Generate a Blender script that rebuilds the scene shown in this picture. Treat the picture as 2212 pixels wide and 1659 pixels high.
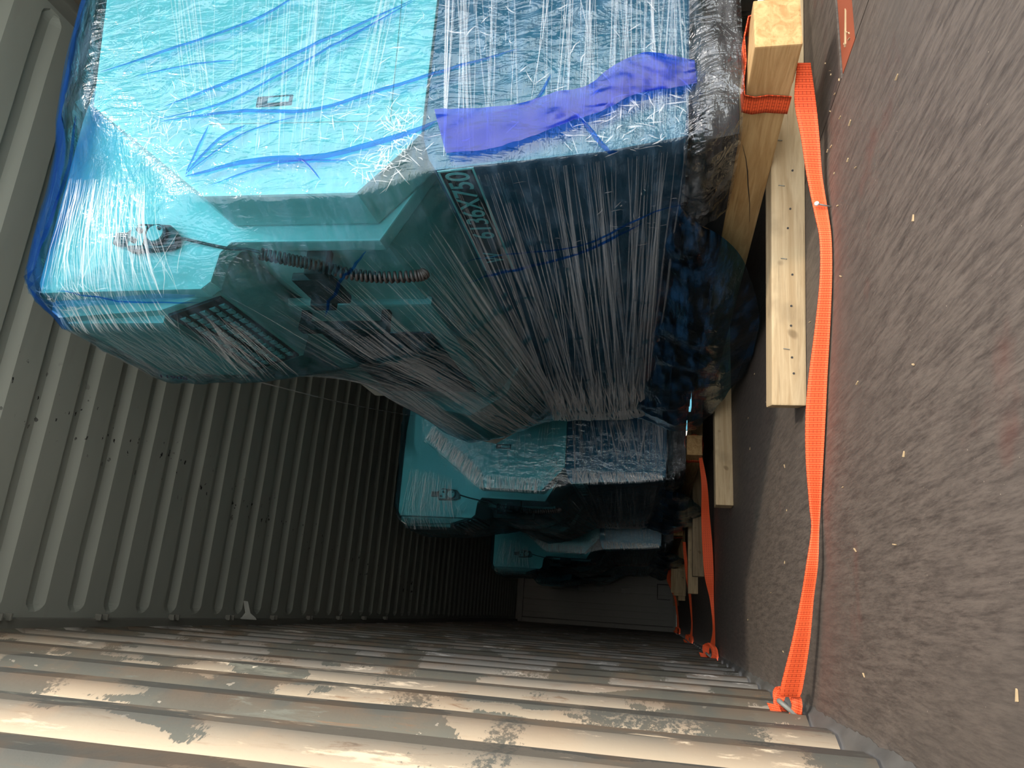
import bpy, bmesh, math, random
from mathutils import Vector, Matrix, noise
from mathutils.bvhtree import BVHTree
random.seed(7)
S = bpy.context.scene
COL = S.collection
for o in list(bpy.data.objects): bpy.data.objects.remove(o)

# ------------------------------------------------------------------ camera
cam = bpy.data.cameras.new('camera'); co = bpy.data.objects.new('camera', cam); COL.objects.link(co)
cam.sensor_fit = 'HORIZONTAL'; cam.sensor_width = 36.0; cam.lens = 36.0*1594.12/2212
cam.clip_start = .02; cam.clip_end = 200
RR = ((.06721948, .1802991, -.98131227), (-.95436577, .29845422, -.01053787), (.29097682, .9372392, .19213323))
CP = Vector((.188, 0, .365))
co.matrix_world = Matrix(((RR[0][0], -RR[1][0], -RR[2][0], CP.x), (RR[0][1], -RR[1][1], -RR[2][1], CP.y),
                          (RR[0][2], -RR[1][2], -RR[2][2], CP.z), (0, 0, 0, 1)))
S.camera = co

# ------------------------------------------------------------------ world, sun, exposure
w = bpy.data.worlds.new('sky'); S.world = w; w.use_nodes = True
nt = w.node_tree; bg = nt.nodes['Background']
sky = nt.nodes.new('ShaderNodeTexSky'); sky.sky_type = 'NISHITA'; sky.sun_disc = False
SUN = Vector((-.34, 1.0, -1.18)).normalized()
sky.sun_elevation = math.asin(-SUN.z); sky.sun_rotation = math.atan2(-SUN.x, -SUN.y)
sky.air_density = 1.0; sky.dust_density = .6; sky.ozone_density = 1.5
hs = nt.nodes.new('ShaderNodeHueSaturation'); hs.inputs['Saturation'].default_value = .38      # hazy, dusty sky
wm = nt.nodes.new('ShaderNodeMixRGB'); wm.blend_type = 'MULTIPLY'; wm.inputs[0].default_value = 1; wm.inputs[2].default_value = (1.06, 1.0, .91, 1)
nt.links.new(sky.outputs[0], hs.inputs['Color']); nt.links.new(hs.outputs[0], wm.inputs[1])
nt.links.new(wm.outputs[0], bg.inputs[0]); bg.inputs[1].default_value = .62
sl = bpy.data.lights.new('sun', 'SUN'); so = bpy.data.objects.new('sun', sl); COL.objects.link(so)
sl.energy = 1.6; sl.angle = math.radians(3); sl.color = (1, .9, .74)
so.rotation_euler = SUN.to_track_quat('-Z', 'Y').to_euler(); so.location = (1, -6, 9)
S.view_settings.view_transform = 'Standard'; S.view_settings.look = 'None'
S.view_settings.gamma = 1; S.view_settings.use_curve_mapping = False; S.view_settings.exposure = 0.33
S.cycles.use_denoising = True
S.cycles.max_bounces = 10; S.cycles.diffuse_bounces = 5; S.cycles.glossy_bounces = 4
S.cycles.transparent_max_bounces = 24; S.cycles.transmission_bounces = 6
S.cycles.caustics_reflective = False; S.cycles.caustics_refractive = False
S.cycles.sample_clamp_indirect = 6

# ------------------------------------------------------------------ node helper
class NT:
    def __init__(s, name):
        s.m = bpy.data.materials.new(name); s.m.use_nodes = True
        s.t = s.m.node_tree; s.t.nodes.clear()
        s.out = s.n('OutputMaterial')
    def n(s, kind, **kw):
        x = s.t.nodes.new('ShaderNode'+kind)
        for k, v in kw.items():
            if k in x.inputs: x.inputs[k].default_value = v
            else: setattr(x, k, v)
        return x
    def l(s, a, b): s.t.links.new(a, b)
    def put(s, a, sock):
        if isinstance(a, (int, float)): sock.default_value = a
        elif isinstance(a, tuple): sock.default_value = a if len(a) == 4 or sock.type == 'VECTOR' else a+(1,)
        else: s.l(a, sock)
    def math(s, op, a, b=0.0, c=None, clamp=False):
        x = s.n('Math', operation=op); x.use_clamp = clamp
        s.put(a, x.inputs[0]); s.put(b, x.inputs[1])
        if c is not None: s.put(c, x.inputs[2])
        return x.outputs[0]
    def pos(s, kind='Object'): return s.n('TexCoord').outputs[kind]
    def scaled(s, v, sc, rot=(0, 0, 0), loc=(0, 0, 0)):
        x = s.n('Mapping'); s.l(v, x.inputs[0]); x.inputs['Scale'].default_value = sc
        x.inputs['Rotation'].default_value = rot; x.inputs['Location'].default_value = loc
        return x.outputs[0]
    def noise(s, v, scale=5, detail=4, rough=.55, dist=0, ntype=None):
        x = s.n('TexNoise'); s.l(v, x.inputs['Vector'])
        if ntype: x.noise_type = ntype
        x.inputs['Scale'].default_value = scale; x.inputs['Detail'].default_value = detail
        x.inputs['Roughness'].default_value = rough; x.inputs['Distortion'].default_value = dist
        return x.outputs[0]
    def ramp(s, f, lo, hi, a=0.0, b=1.0):
        x = s.n('MapRange', interpolation_type='SMOOTHSTEP'); s.put(f, x.inputs[0])
        for i, v in zip((1, 2, 3, 4), (lo, hi, a, b)): x.inputs[i].default_value = v
        return x.outputs[0]
    def mix(s, f, a, b, blend='MIX'):
        x = s.n('MixRGB', blend_type=blend); s.put(f, x.inputs[0]); s.put(a, x.inputs[1]); s.put(b, x.inputs[2])
        return x.outputs[0]
    def bump(s, h, strength=.3, dist=.01):
        x = s.n('Bump'); s.l(h, x.inputs['Height']); x.inputs['Strength'].default_value = strength
        x.inputs['Distance'].default_value = dist; return x.outputs[0]
    def bsdf(s, col, rough=.5, metal=0.0, normal=None, spec=.5):
        x = s.n('BsdfPrincipled'); s.put(col, x.inputs['Base Color']); s.put(rough, x.inputs['Roughness'])
        x.inputs['Metallic'].default_value = metal; x.inputs['Specular IOR Level'].default_value = spec
        if normal is not None: s.l(normal, x.inputs['Normal'])
        return x.outputs[0]
    def mixs(s, f, a, b):
        x = s.n('MixShader'); s.put(f, x.inputs[0]); s.l(a, x.inputs[1]); s.l(b, x.inputs[2]); return x.outputs[0]
    def done(s, sh): s.l(sh, s.out.inputs[0]); return s.m

# ------------------------------------------------------------------ materials
def m_paint(name, col, rough=.45, var=.06, spec=.5):
    t = NT(name); p = t.pos()
    n = t.noise(p, 6, 5)
    dark = tuple(c*(1-var*2) for c in col)
    return t.done(t.bsdf(t.mix(n, dark, col), rough, 0, t.bump(t.noise(p, 90, 2), .05, .002), spec))

def m_wall():
    t = NT('worn_wall_paint'); p = t.pos()
    patch = t.noise(t.scaled(p, (3.0, 3.4, 1.3)), 1.6, 4, .5, .15)
    edge = t.noise(t.scaled(p, (18, 18, 60)), 3, 6, .7)
    f = t.ramp(t.math('ADD', patch, t.math('MULTIPLY', t.math('SUBTRACT', edge, .5), .08)), .535, .543)
    # cream base towards the door, turning grey deeper inside
    cream = t.mix(t.noise(p, 3, 4), (.60, .475, .335), (.70, .575, .42))
    grey = t.mix(t.noise(p, 4, 4), (.46, .455, .445), (.56, .55, .54))
    sep = t.n('SeparateXYZ'); t.l(p, sep.inputs[0])
    base = t.mix(t.ramp(sep.outputs[1], 1.5, 3.2), cream, grey)
    olive = t.mix(t.noise(p, 2.5, 3), (.155, .155, .125), (.20, .20, .165))
    c = t.mix(f, base, olive)
    # long brushed-over bands of dark undercoat, one fold at a time
    fold = t.n('CombineXYZ'); t.l(t.math('FLOOR', t.math('DIVIDE', t.math('SUBTRACT', sep.outputs[1], .943), .285)), fold.inputs[0])
    t.l(t.math('MULTIPLY', sep.outputs[2], 1.5), fold.inputs[1])
    bn = t.noise(fold.outputs[0], 1.7, 1, .4); fr = t.noise(t.scaled(p, (12, 50, 50)), 2, 5, .75)
    bm_ = t.ramp(t.math('ADD', bn, t.math('MULTIPLY', t.math('SUBTRACT', fr, .5), .10)), .585, .597)
    c = t.mix(bm_, c, t.mix(t.noise(p, 3, 5), (.125, .125, .105), (.175, .175, .145)))
    # rust bleeding along the folds
    r = t.noise(t.scaled(p, (40, 40, 6)), 1.2, 9, .78, .8)
    rm = t.math('MULTIPLY', t.ramp(r, .53, .66), t.ramp(t.noise(p, 1.9, 5, .6), .44, .60))
    c = t.mix(t.math('MULTIPLY', rm, .85), c, t.mix(t.ramp(r, .6, .75), (.36, .19, .095), (.13, .06, .03)))
    sc = t.ramp(t.noise(t.scaled(p, (60, 60, 6), (.4, 0, 0)), 1.5, 5, .75), .66, .72)
    c = t.mix(t.math('MULTIPLY', sc, .5), c, (.62, .56, .47))
    ch = t.ramp(t.noise(p, 34, 3, .5), .71, .72)
    c = t.mix(t.math('MULTIPLY', ch, .8), c, (.70, .62, .5))
    # broken dark tone on the proud flats
    at = t.n('Attribute', attribute_name='proud'); gm = t.math('MULTIPLY', at.outputs['Fac'], t.ramp(t.noise(t.scaled(p, (9, 9, 2.2)), 2, 8, .7), .34, .42))
    c = t.mix(t.math('MULTIPLY', gm, .88), c, t.mix(t.ramp(t.noise(p, 5, 4), .45, .6), (.075, .072, .064), (.12, .085, .06)))
    b = t.bump(t.math('ADD', t.noise(p, 25, 5), t.math('MULTIPLY', f, .6)), .25, .004)
    return t.done(t.bsdf(c, .6, 0, b, .3))

def m_roof():
    t = NT('roof_paint'); p = t.pos()
    c = t.mix(t.noise(p, 1.2, 5), (.31, .34, .305), (.365, .39, .35))
    c = t.mix(t.math('MULTIPLY', t.ramp(t.noise(t.scaled(p, (2, 9, 2)), 1.4, 5, .65), .55, .75), .3), c, (.30, .30, .27))
    # a diagonal row of chipped, dented spots where a load once rubbed
    sep = t.n('SeparateXYZ'); t.l(p, sep.inputs[0])
    line = t.math('ADD', sep.outputs[0], t.math('MULTIPLY', sep.outputs[1], .11))
    d = t.math('ABSOLUTE', t.math('SUBTRACT', line, 1.1))
    near = t.ramp(d, .02, .2, 1, 0)
    sp = t.math('MULTIPLY', t.ramp(t.noise(t.scaled(p, (14, 22, 10)), 1.6, 3, .5), .665, .68), near)
    scr = t.math('MULTIPLY', t.ramp(t.noise(t.scaled(p, (60, 9, 10), (0, 0, .3)), 1, 4, .7), .60, .66), t.ramp(d, .05, .3, 1, 0))
    c = t.mix(t.math('MULTIPLY', scr, .4), c, (.36, .36, .33))
    c = t.mix(sp, c, (.012, .012, .012))
    return t.done(t.bsdf(c, .55, 0, t.bump(t.noise(p, 9, 5), .12, .01), .35))

def m_floor():
    t = NT('plywood_floor'); p = t.pos()
    g = t.noise(t.scaled(p, (48, 5.0, 1)), 1.6, 9, .75, .25)
    g2 = t.noise(t.scaled(p, (200, 26, 1), (0, 0, .05)), 1.3, 7, .75)
    big = t.noise(p, 1.6, 5, .6)
    c = t.mix(t.ramp(t.math('ADD', t.math('MULTIPLY', g, .6), t.math('MULTIPLY', g2, .4)), .36, .62), (.046, .036, .030), (.126, .101, .083))
    c = t.mix(t.math('MULTIPLY', t.ramp(big, .4, .7), .6), c, (.080, .067, .057))
    c = t.mix(t.math('MULTIPLY', t.ramp(g2, .58, .72), .35), c, (.03, .026, .024))
    red = t.math('MULTIPLY', t.ramp(t.noise(t.scaled(p, (3, 3.4, 1)), 1.1, 4), .60, .72), .35)
    c = t.mix(red, c, (.12, .036, .026))
    sepd = t.ramp(t.noise(t.scaled(p, (22, 30, 1)), 9, 2, .5), .76, .78)
    c = t.mix(t.math('MULTIPLY', sepd, .8), c, (.5, .42, .32))
    b = t.bump(t.math('ADD', g, t.math('MULTIPLY', g2, .6)), .22, .004)
    return t.done(t.bsdf(c, .62, 0, b, .35))

def m_wood(name, c0, c1, axis=0):
    t = NT(name); p = t.pos()
    sc = [26, 26, 26]; sc[axis] = 2.0
    g = t.noise(t.scaled(p, tuple(sc)), 1.4, 6, .6, 1.2)
    sc2 = [90, 90, 90]; sc2[axis] = 5
    f = t.noise(t.scaled(p, tuple(sc2)), 1.5, 5)
    c = t.mix(t.ramp(g, .3, .7), c0, c1)
    c = t.mix(t.math('MULTIPLY', t.ramp(f, .55, .75), .45), c, tuple(x*.45 for x in c0))
    c = t.mix(t.math('MULTIPLY', t.ramp(t.noise(p, 7, 4), .55, .75), .4), c, (.20, .15, .09))
    kn = t.ramp(t.noise(p, 9.0, 1, .3), .76, .79)
    c = t.mix(t.math('MULTIPLY', kn, .6), c, (.12, .075, .035))
    return t.done(t.bsdf(c, .75, 0, t.bump(t.math('ADD', g, f), .35, .003), .25))

def m_strap():
    t = NT('orange_webbing'); uv = t.n('UVMap').outputs[0]
    sep = t.n('SeparateXYZ'); t.l(uv, sep.inputs[0])
    rib = t.math('ABSOLUTE', t.math('SUBTRACT', t.math('FRACT', t.math('MULTIPLY', sep.outputs[0], 190.0)), .5))
    row = t.math('FRACT', t.math('MULTIPLY', sep.outputs[1], 5.0))
    dash = t.math('MULTIPLY', t.math('GREATER_THAN', t.math('ABSOLUTE', t.math('SUBTRACT', row, .5)), .41),
                  t.math('GREATER_THAN', t.math('FRACT', t.math('MULTIPLY', sep.outputs[0], 75.0)), .45))
    c = t.mix(t.ramp(rib, .05, .4), (.62, .062, .016), (.88, .13, .04))
    c = t.mix(t.math('MULTIPLY', dash, .55), c, (.16, .012, .004))
    return t.done(t.bsdf(c, .65, 0, t.bump(rib, .5, .0015), .3))

def m_film(name, tint, haze, hazecol, gl=1.0, rough=.13, bs=.6, coat=.04):
    """thin plastic: tinted see-through sheet, glossy skin, a little milky haze where it is stretched"""
    t = NT(name); p = t.pos()
    big = t.noise(t.scaled(p, (5, 4, 5)), 1.7, 4, .55, .8)
    rid = t.noise(t.scaled(p, (26, 7, 8), (.2, .1, .35)), 1.0, 3, .6, 1.4)
    fine = t.noise(t.scaled(p, (40, 30, 140), (0, .15, 0)), 1.0, 2, .6, .5)
    h = t.math('ADD', t.math('ADD', t.math('MULTIPLY', big, 1.6), rid), t.math('MULTIPLY', fine, .16))
    nrm = t.bump(h, bs, .02)
    fr = t.n('Fresnel', IOR=1.45); t.l(nrm, fr.inputs['Normal'])
    tr = t.n('BsdfTransparent'); t.put(tint, tr.inputs[0])
    g = t.n('BsdfGlossy'); g.inputs['Roughness'].default_value = rough; g.inputs[0].default_value = (.9, .95, 1, 1); t.l(nrm, g.inputs['Normal'])
    df = t.n('BsdfDiffuse'); t.put(hazecol, df.inputs[0]); t.l(nrm, df.inputs['Normal'])
    hz = t.math('MULTIPLY', t.ramp(t.noise(t.scaled(p, (3, 3, 14), (.1, .2, 0)), 2.2, 5, .65), .42, .72), haze)
    a = t.mixs(hz, tr.outputs[0], df.outputs[0])
    return t.done(t.mixs(t.math('ADD', t.math('MULTIPLY', fr.outputs[0], gl), coat*.5, clamp=True), a, g.outputs[0]))

def m_crease(name, col, op, rough=.25, gl=.12, tint=(1, 1, 1)):
    t = NT(name)
    tr = t.n('BsdfTransparent'); t.put(tint, tr.inputs[0])
    df = t.n('BsdfDiffuse'); t.put(col, df.inputs[0])
    g = t.n('BsdfGlossy'); g.inputs['Roughness'].default_value = rough
    return t.done(t.mixs(op, tr.outputs[0], t.mixs(gl, df.outputs[0], g.outputs[0])))

M = {}
M['wall'] = m_wall(); M['roof'] = m_roof(); M['floor'] = m_floor()
M['steel'] = m_paint('grey_steel', (.19, .195, .175), .5)
M['back'] = m_paint('dark_panel_paint', (.20, .198, .185), .5)
M['dirt'] = m_paint('dusty_sealant', (.15, .142, .13), .8, .45)
M['rust'] = m_paint('red_primer', (.36, .085, .035), .7, .25)
M['yard'] = m_paint('yard_concrete', (.64, .61, .55), .9)
M['white'] = m_paint('white_enamel', (.47, .50, .475), .4, .03)
M['navy'] = m_paint('charcoal_enamel', (.06, .078, .13), .32, .06)
M['black'] = m_paint('black_plastic', (.018, .018, .02), .4)
M['dark'] = m_paint('dark_rubber', (.022, .02, .02), .6)
M['chrome'] = m_paint('brushed_metal', (.5, .5, .48), .3)
M['plate'] = m_paint('nameplate_black', (.05, .02, .025), .4)
M['ink'] = m_paint('marker_ink', (.01, .02, .06), .6)
M['glass'] = m_paint('dark_window', (.02, .035, .05), .12)
M['beam'] = m_wood('raw_softwood', (.36, .205, .08), (.54, .35, .16), 1)
M['block'] = m_wood('pale_softwood', (.36, .255, .14), (.50, .385, .235), 0)
M['darkblock'] = m_wood('dark_softwood', (.20, .14, .08), (.32, .24, .15), 0)  # softwood in a darker tone than the pale blocks
M['strap'] = m_strap()
M['film'] = m_film('blue_wrap_film', (.37, .825, .93), .09, (.30, .52, .78), .7, .12, .34)
M['sheet'] = m_film('blue_poly_sheet', (.10, .34, .52), .38, (.02, .10, .24), .9, .16, .35)
M['clear'] = m_film('clear_stretch_film', (.88, .90, .92), .10, (.6, .62, .65), 1.0, .10, .8)
M['crease'] = m_crease('stretched_film_streak', (.72, .76, .80), .26)
M['bright'] = m_crease('bunched_film_glint', (.80, .82, .84), .5, .2, .35)  # denser white, its colour standing in for reflected glints
M['streak'] = m_crease('faint_film_streak', (.62, .68, .74), .13)
M['fold'] = m_crease('blue_film_fold', (.01, .10, .45), .06, .2, .3, (.12, .42, .86))
M['tape'] = m_crease('doubled_blue_film', (.008, .045, .55), .15, .2, .25, (.10, .24, .88))
M['bag'] = m_crease('loose_blue_film', (.05, .18, .45), .07, .2, .2, (.66, .82, .98))

# ------------------------------------------------------------------ mesh helpers
def mesh(name, vs, fs, mat, parent=None, smooth=False, loc=None):
    me = bpy.data.meshes.new(name); me.from_pydata([tuple(v) for v in vs], [], fs); me.update()
    o = bpy.data.objects.new(name, me); COL.objects.link(o)
    if mat: me.materials.append(mat)
    if smooth: me.polygons.foreach_set('use_smooth', [True]*len(me.polygons))
    if parent: o.parent = parent
    if loc: o.location = loc
    return o
def bmobj(name, bm, mat, parent=None, smooth=False):
    me = bpy.data.meshes.new(name); bm.normal_update(); bm.to_mesh(me); bm.free()
    o = bpy.data.objects.new(name, me); COL.objects.link(o)
    if mat: me.materials.append(mat)
    if smooth: me.polygons.foreach_set('use_smooth', [True]*len(me.polygons))
    if parent: o.parent = parent
    return o
def bevel(bm, w, seg=2):
    bmesh.ops.bevel(bm, geom=list(bm.edges), offset=w, segments=seg, affect='EDGES', profile=.7, clamp_overlap=True)
def add_box(bm, lo, hi, mat=None):
    vs = [bm.verts.new((x, y, z)) for x in (lo[0], hi[0]) for y in (lo[1], hi[1]) for z in (lo[2], hi[2])]
    for f in ((0, 1, 3, 2), (4, 6, 7, 5), (0, 4, 5, 1), (2, 3, 7, 6), (0, 2, 6, 4), (1, 5, 7, 3)):
        bm.faces.new([vs[i] for i in f])
    bmesh.ops.recalc_face_normals(bm, faces=bm.faces)
    return vs
def box(name, lo, hi, mat, parent=None, bv=.004, off=(0, 0, 0), bmop=None):
    bm = bmesh.new(); add_box(bm, [lo[i]-off[i] for i in range(3)], [hi[i]-off[i] for i in range(3)])
    if bmop: bmop(bm)
    if bv: bevel(bm, bv)
    return bmobj(name, bm, mat, parent)
def add_prism_y(bm, poly, y0, y1):
    """extrude an (x,z) outline from y0 to y1"""
    a = [bm.verts.new((x, y0, z)) for x, z in poly]; b = [bm.verts.new((x, y1, z)) for x, z in poly]
    n = len(poly)
    bm.faces.new(a); bm.faces.new(b[::-1])
    for i in range(n): bm.faces.new((a[i], b[i], b[(i+1) % n], a[(i+1) % n]))
    bmesh.ops.recalc_face_normals(bm, faces=bm.faces)
def prism(name, poly, y0, y1, mat, parent=None, bv=.006, off=(0, 0, 0)):
    bm = bmesh.new(); add_prism_y(bm, [(x-off[0], z-off[2]) for x, z in poly], y0-off[1], y1-off[1])
    if bv: bevel(bm, bv)
    return bmobj(name, bm, mat, parent)
def tube_data(pts, r, n=8, radii=None):
    vs, fs = [], []; pts = [Vector(p) for p in pts]; up = None
    for i, p in enumerate(pts):
        d = (pts[min(i+1, len(pts)-1)]-pts[max(i-1, 0)]).normalized()
        if up is None: up = d.orthogonal().normalized()
        up = (up-d*up.dot(d)).normalized(); s = d.cross(up); rr = radii[i] if radii else r
        for k in range(n):
            a = 2*math.pi*k/n; vs.append(p+(up*math.cos(a)+s*math.sin(a))*rr)
    for i in range(len(pts)-1):
        for k in range(n): fs.append((i*n+k, i*n+(k+1) % n, (i+1)*n+(k+1) % n, (i+1)*n+k))
    fs.append(tuple(range(n))[::-1]); fs.append(tuple((len(pts)-1)*n+k for k in range(n)))
    return vs, fs
def tube(name, pts, r, mat, parent=None, n=8, off=(0, 0, 0), radii=None):
    off = Vector(off); vs, fs = tube_data([Vector(p)-off for p in pts], r, n, radii)
    return mesh(name, vs, fs, mat, parent, True)
def catmull(pts, k=6):
    pts = [Vector(p) for p in pts]; out = []
    for i in range(len(pts)-1):
        p0, p1, p2, p3 = pts[max(i-1, 0)], pts[i], pts[i+1], pts[min(i+2, len(pts)-1)]
        for j in range(k):
            t = j/k
            out.append(.5*((2*p1)+(p2-p0)*t+(2*p0-5*p1+4*p2-p3)*t*t+(3*p1-p0-3*p2+p3)*t**3))
    out.append(pts[-1]); return out
def tag(o, label=None, cat=None, group=None, kind=None):
    if label: o['label'] = label
    if cat: o['category'] = cat
    if group: o['group'] = group
    if kind: o['kind'] = kind
    return o
def empty(name, loc):
    o = bpy.data.objects.new(name, None); COL.objects.link(o); o.location = loc; o.empty_display_size = .1; return o
def copy_tree(o, parent=None):
    c = o.copy(); COL.objects.link(c); c.parent = parent
    for ch in list(o.children): copy_tree(ch, c)
    return c
def new_cube_verts(bm, size): add_box(bm, [-s/2 for s in size], [s/2 for s in size])

# ------------------------------------------------------------------ setting: the container
W, H, Y0, Y1 = 2.352, 2.69, .66, 13.1
def corrugated(name, x0, sgn, phase):
    """steel side wall: inner flats proud of the outer ones"""
    pitch, dep = .285, .036
    prof = [(0, 0), (.072, 0), (.140, 1), (.213, 1)]         # y offset, 0 = proud flat
    ys = []
    y = phase-6*pitch
    while y < Y1:
        for dy, d in prof:
            if Y0 <= y+dy <= Y1: ys.append((y+dy, d))
        y += pitch
    zs = [.02+i*(2.655-.02)/30 for i in range(31)]
    vs, fs, pr = [], [], []
    rnd = random.Random(3)
    for z in zs:
        for yy, d in ys:
            # the folds are pressed a little unevenly, and bumped by loads low down
            b = .004*noise.noise(Vector((z*1.5, yy*2.2, x0)))+.006*max(0, noise.noise(Vector((z*3, yy*4, 5+x0))))*(z < 1.2)
            dd = d*(1 if z < 2.56 else max(0, (2.655-z)/.095))
            vs.append((x0-sgn*(dd*dep)+sgn*b*.5, yy, z)); pr.append(1.0-d)
    n = len(ys)
    for i in range(len(zs)-1):
        for j in range(n-1): 
            q = (i*n+j, i*n+j+1, (i+1)*n+j+1, (i+1)*n+j)
            fs.append(q if sgn > 0 else q[::-1])
    o = mesh(name, vs, fs, M['wall'])
    a = o.data.attributes.new('proud', 'FLOAT', 'POINT'); a.data.foreach_set('value', pr)
    return tag(o, kind='structure')
wl = corrugated('wall_left', 0.0, 1, 1.083)
wr = corrugated('wall_right', W, -1, 1.083)

def roof():
    pitch = .2089; ph = 2.533-.0089
    prof = [(0, 0), (.016, 1), (.062, 1), (.098, 0), (.15, 0)]
    ys = []; y = ph-12*pitch
    while y < Y1:
        for dy, d in prof:
            if 1.07 <= y+dy <= Y1: ys.append((y+dy, d, dy))
        y += pitch
    xs = [-.04, .03, .055, .063, .071, .082, .095, .115, .16, .3, .6, .9, 1.2, 1.5, 1.8, 2.05, 2.19, 2.235, 2.255, 2.268, 2.279, 2.287, 2.295, 2.32, 2.40]
    vs, fs = [], []
    for x in xs:
        for yy, d, dy in ys:
            e = min(x-.058, 2.292-x)
            # rounded ends: the groove narrows to its middle
            mid = .05; k = max(0, min(1, e/.035)); k = math.sin(k*math.pi/2)
            b = .006*noise.noise(Vector((x*2.2, yy*2.6, 1)))+.004*noise.noise(Vector((x*6, yy*6, 4)))
            ry = yy
            if dy <= .1: ry = yy+(mid-dy)*(1-max(.25, k))*.6*(1 if e < .035 else 0)
            vs.append((x, ry, H+.026*d*k+b*.6))
    n = len(ys)
    for i in range(len(xs)-1):
        for j in range(n-1): fs.append((i*n+j, i*n+j+1, (i+1)*n+j+1, (i+1)*n+j))
    o = mesh('ceiling', vs, fs, M['roof'])
    return tag(o, kind='structure')
roof()
def outer_roof():
    return None
# top rails, header, corner posts
tag(box('trim_1', (-.045, Y0, 2.652), (.034, Y1, 2.72), M['steel'], bv=.008), kind='structure')
tag(box('trim_2', (W-.040, Y0, 2.625), (W+.045, Y1, 2.72), M['steel'], bv=.008), kind='structure')
tag(box('trim_3', (-.06, 1.03, 2.60), (W+.06, 1.11, 2.78), M['steel'], bv=.008), kind='structure')
tag(box('trim_4', (-.16, Y0-.06, 0), (-.0, Y0+.012, 2.70), M['steel'], bv=.008), kind='structure')
tag(box('trim_5', (W+.0, Y0-.06, 0), (W+.16, Y0+.012, 2.70), M['steel'], bv=.008), kind='structure')
# base flange with dusty sealant along the left wall
def flange():
    vs, fs = [], []; n = 420
    for i in range(n+1):
        y = Y0+(Y1-Y0)*(i/n)**2.2; r = noise.noise(Vector((y*11, 0, 0))); r2 = noise.noise(Vector((y*37, 3, 0)))
        vs += [(-.04, y, .016+.004*r), (.002+.002*r, y, .012+.003*r2), (.008+.003*r2, y, .005+.002*r), (.016+.005*r+.006*r2, y, .001)]
    for i in range(n):
        for k in range(3): fs.append((i*4+k, i*4+k+1, i*4+k+5, i*4+k+4))
    return tag(mesh('baseboard_left', vs, fs, M['dirt'], smooth=True), kind='structure')
flange()
# lashing hooks under the top rail
ly = 2.37
for k in range(9):
    for dy in (0, .04):
        bm = bmesh.new(); add_box(bm, (.026, ly+dy, 2.632), (.052, ly+dy+.009, 2.662)); bevel(bm, .003)
        bmobj('lashing_hook', bm, M['steel'], bpy.data.objects['trim_1'])
    ly += .5

# floor: sheets of plywood over a steel-edged deck
fl = empty('floor', (0, 0, 0)); tag(fl, kind='structure')
box('subfloor', (-.04, .58, -.06), (W+.04, Y1, -.009), M['dark'], fl, bv=0)
edges_y = [.6, 1.352, 3.79, 6.23, 8.67, 11.1, Y1]
for i in range(len(edges_y)-1):
    for j, (xa, xb) in enumerate(((0.0, 1.268), (1.272, W))):
        if j == 0 and i == 0: continue
        if i == 0 and j == 1: xa2, ya, yb = xa, edges_y[0], edges_y[1]-.11
        else: xa2, ya, yb = xa, edges_y[i] if (i, j) != (1, 0) else edges_y[0], edges_y[i+1]
        box('plywood_sheet', (xa2, ya+.0008, -.010), (xb, yb-.0008, 0), M['floor'], fl, bv=0)
bm = bmesh.new(); add_box(bm, (1.278, 1.247, -.009), (W, 1.347, -.002)); bevel(bm, .001); bmobj('steel_cross_strip', bm, M['rust'], fl)

# far end wall: two ribbed door leaves with a rod bracket
bw = empty('wall_back', (0, Y1, 0)); tag(bw, kind='structure')
box('end_frame', (-.04, .0, 0), (W+.04, .05, 2.72), M['steel'], bw, bv=.004)
box('corner_post', (0, -.06, 0), (.07, .0, 2.69), M['back'], bw, bv=.006)
box('head_rail', (0, -.07, 2.58), (W, .0, 2.69), M['back'], bw, bv=.006)
xx = .08; k = 0
for wd in (.10, .11, .09, .20, .13, .21, .13, .21, .13, .21, .13, .21, .13, .21):
    if xx+wd > W: break
    dep = (.045, .014, .030)[k % 3]
    box('ribbed_panel', (xx+.009, -dep, .05), (xx+wd-.009, .0, 2.58), M['back'], bw, bv=.005)
    xx += wd; k += 1
bm = bmesh.new()
for lo, hi in (((.50, -.045, .10), (.515, -.03, .32)), ((.74, -.045, .10), (.755, -.03, .32)), ((.50, -.045, .305), (.755, -.03, .32))): add_box(bm, lo, hi)
bmobj('rod_bracket', bm, M['dark'], bw)
for z in (.06, 1.0, 1.9):
    box('hinge_plate', (.0, -.075, z), (.075, -.06, z+.08), M['back'], bw, bv=.003)
box('door_gasket_strip', (.075, -.035, .05), (.083, .0, 2.58), M['dark'], bw, bv=.002)
for z, hh in ((.75, .16), (1.2, .45)):
    box('vent_plate', (.56, -.036, z), (.66, -.024, z+hh), M['black'], bw, bv=.002)

# the yard outside
mesh('ground', [(-40, -60, -1.25), (40, -60, -1.25), (40, 20, -1.25), (-40, 20, -1.25)], [(0, 1, 2, 3)], M['yard'])
tag(bpy.data.objects['ground'], kind='structure')

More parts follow.
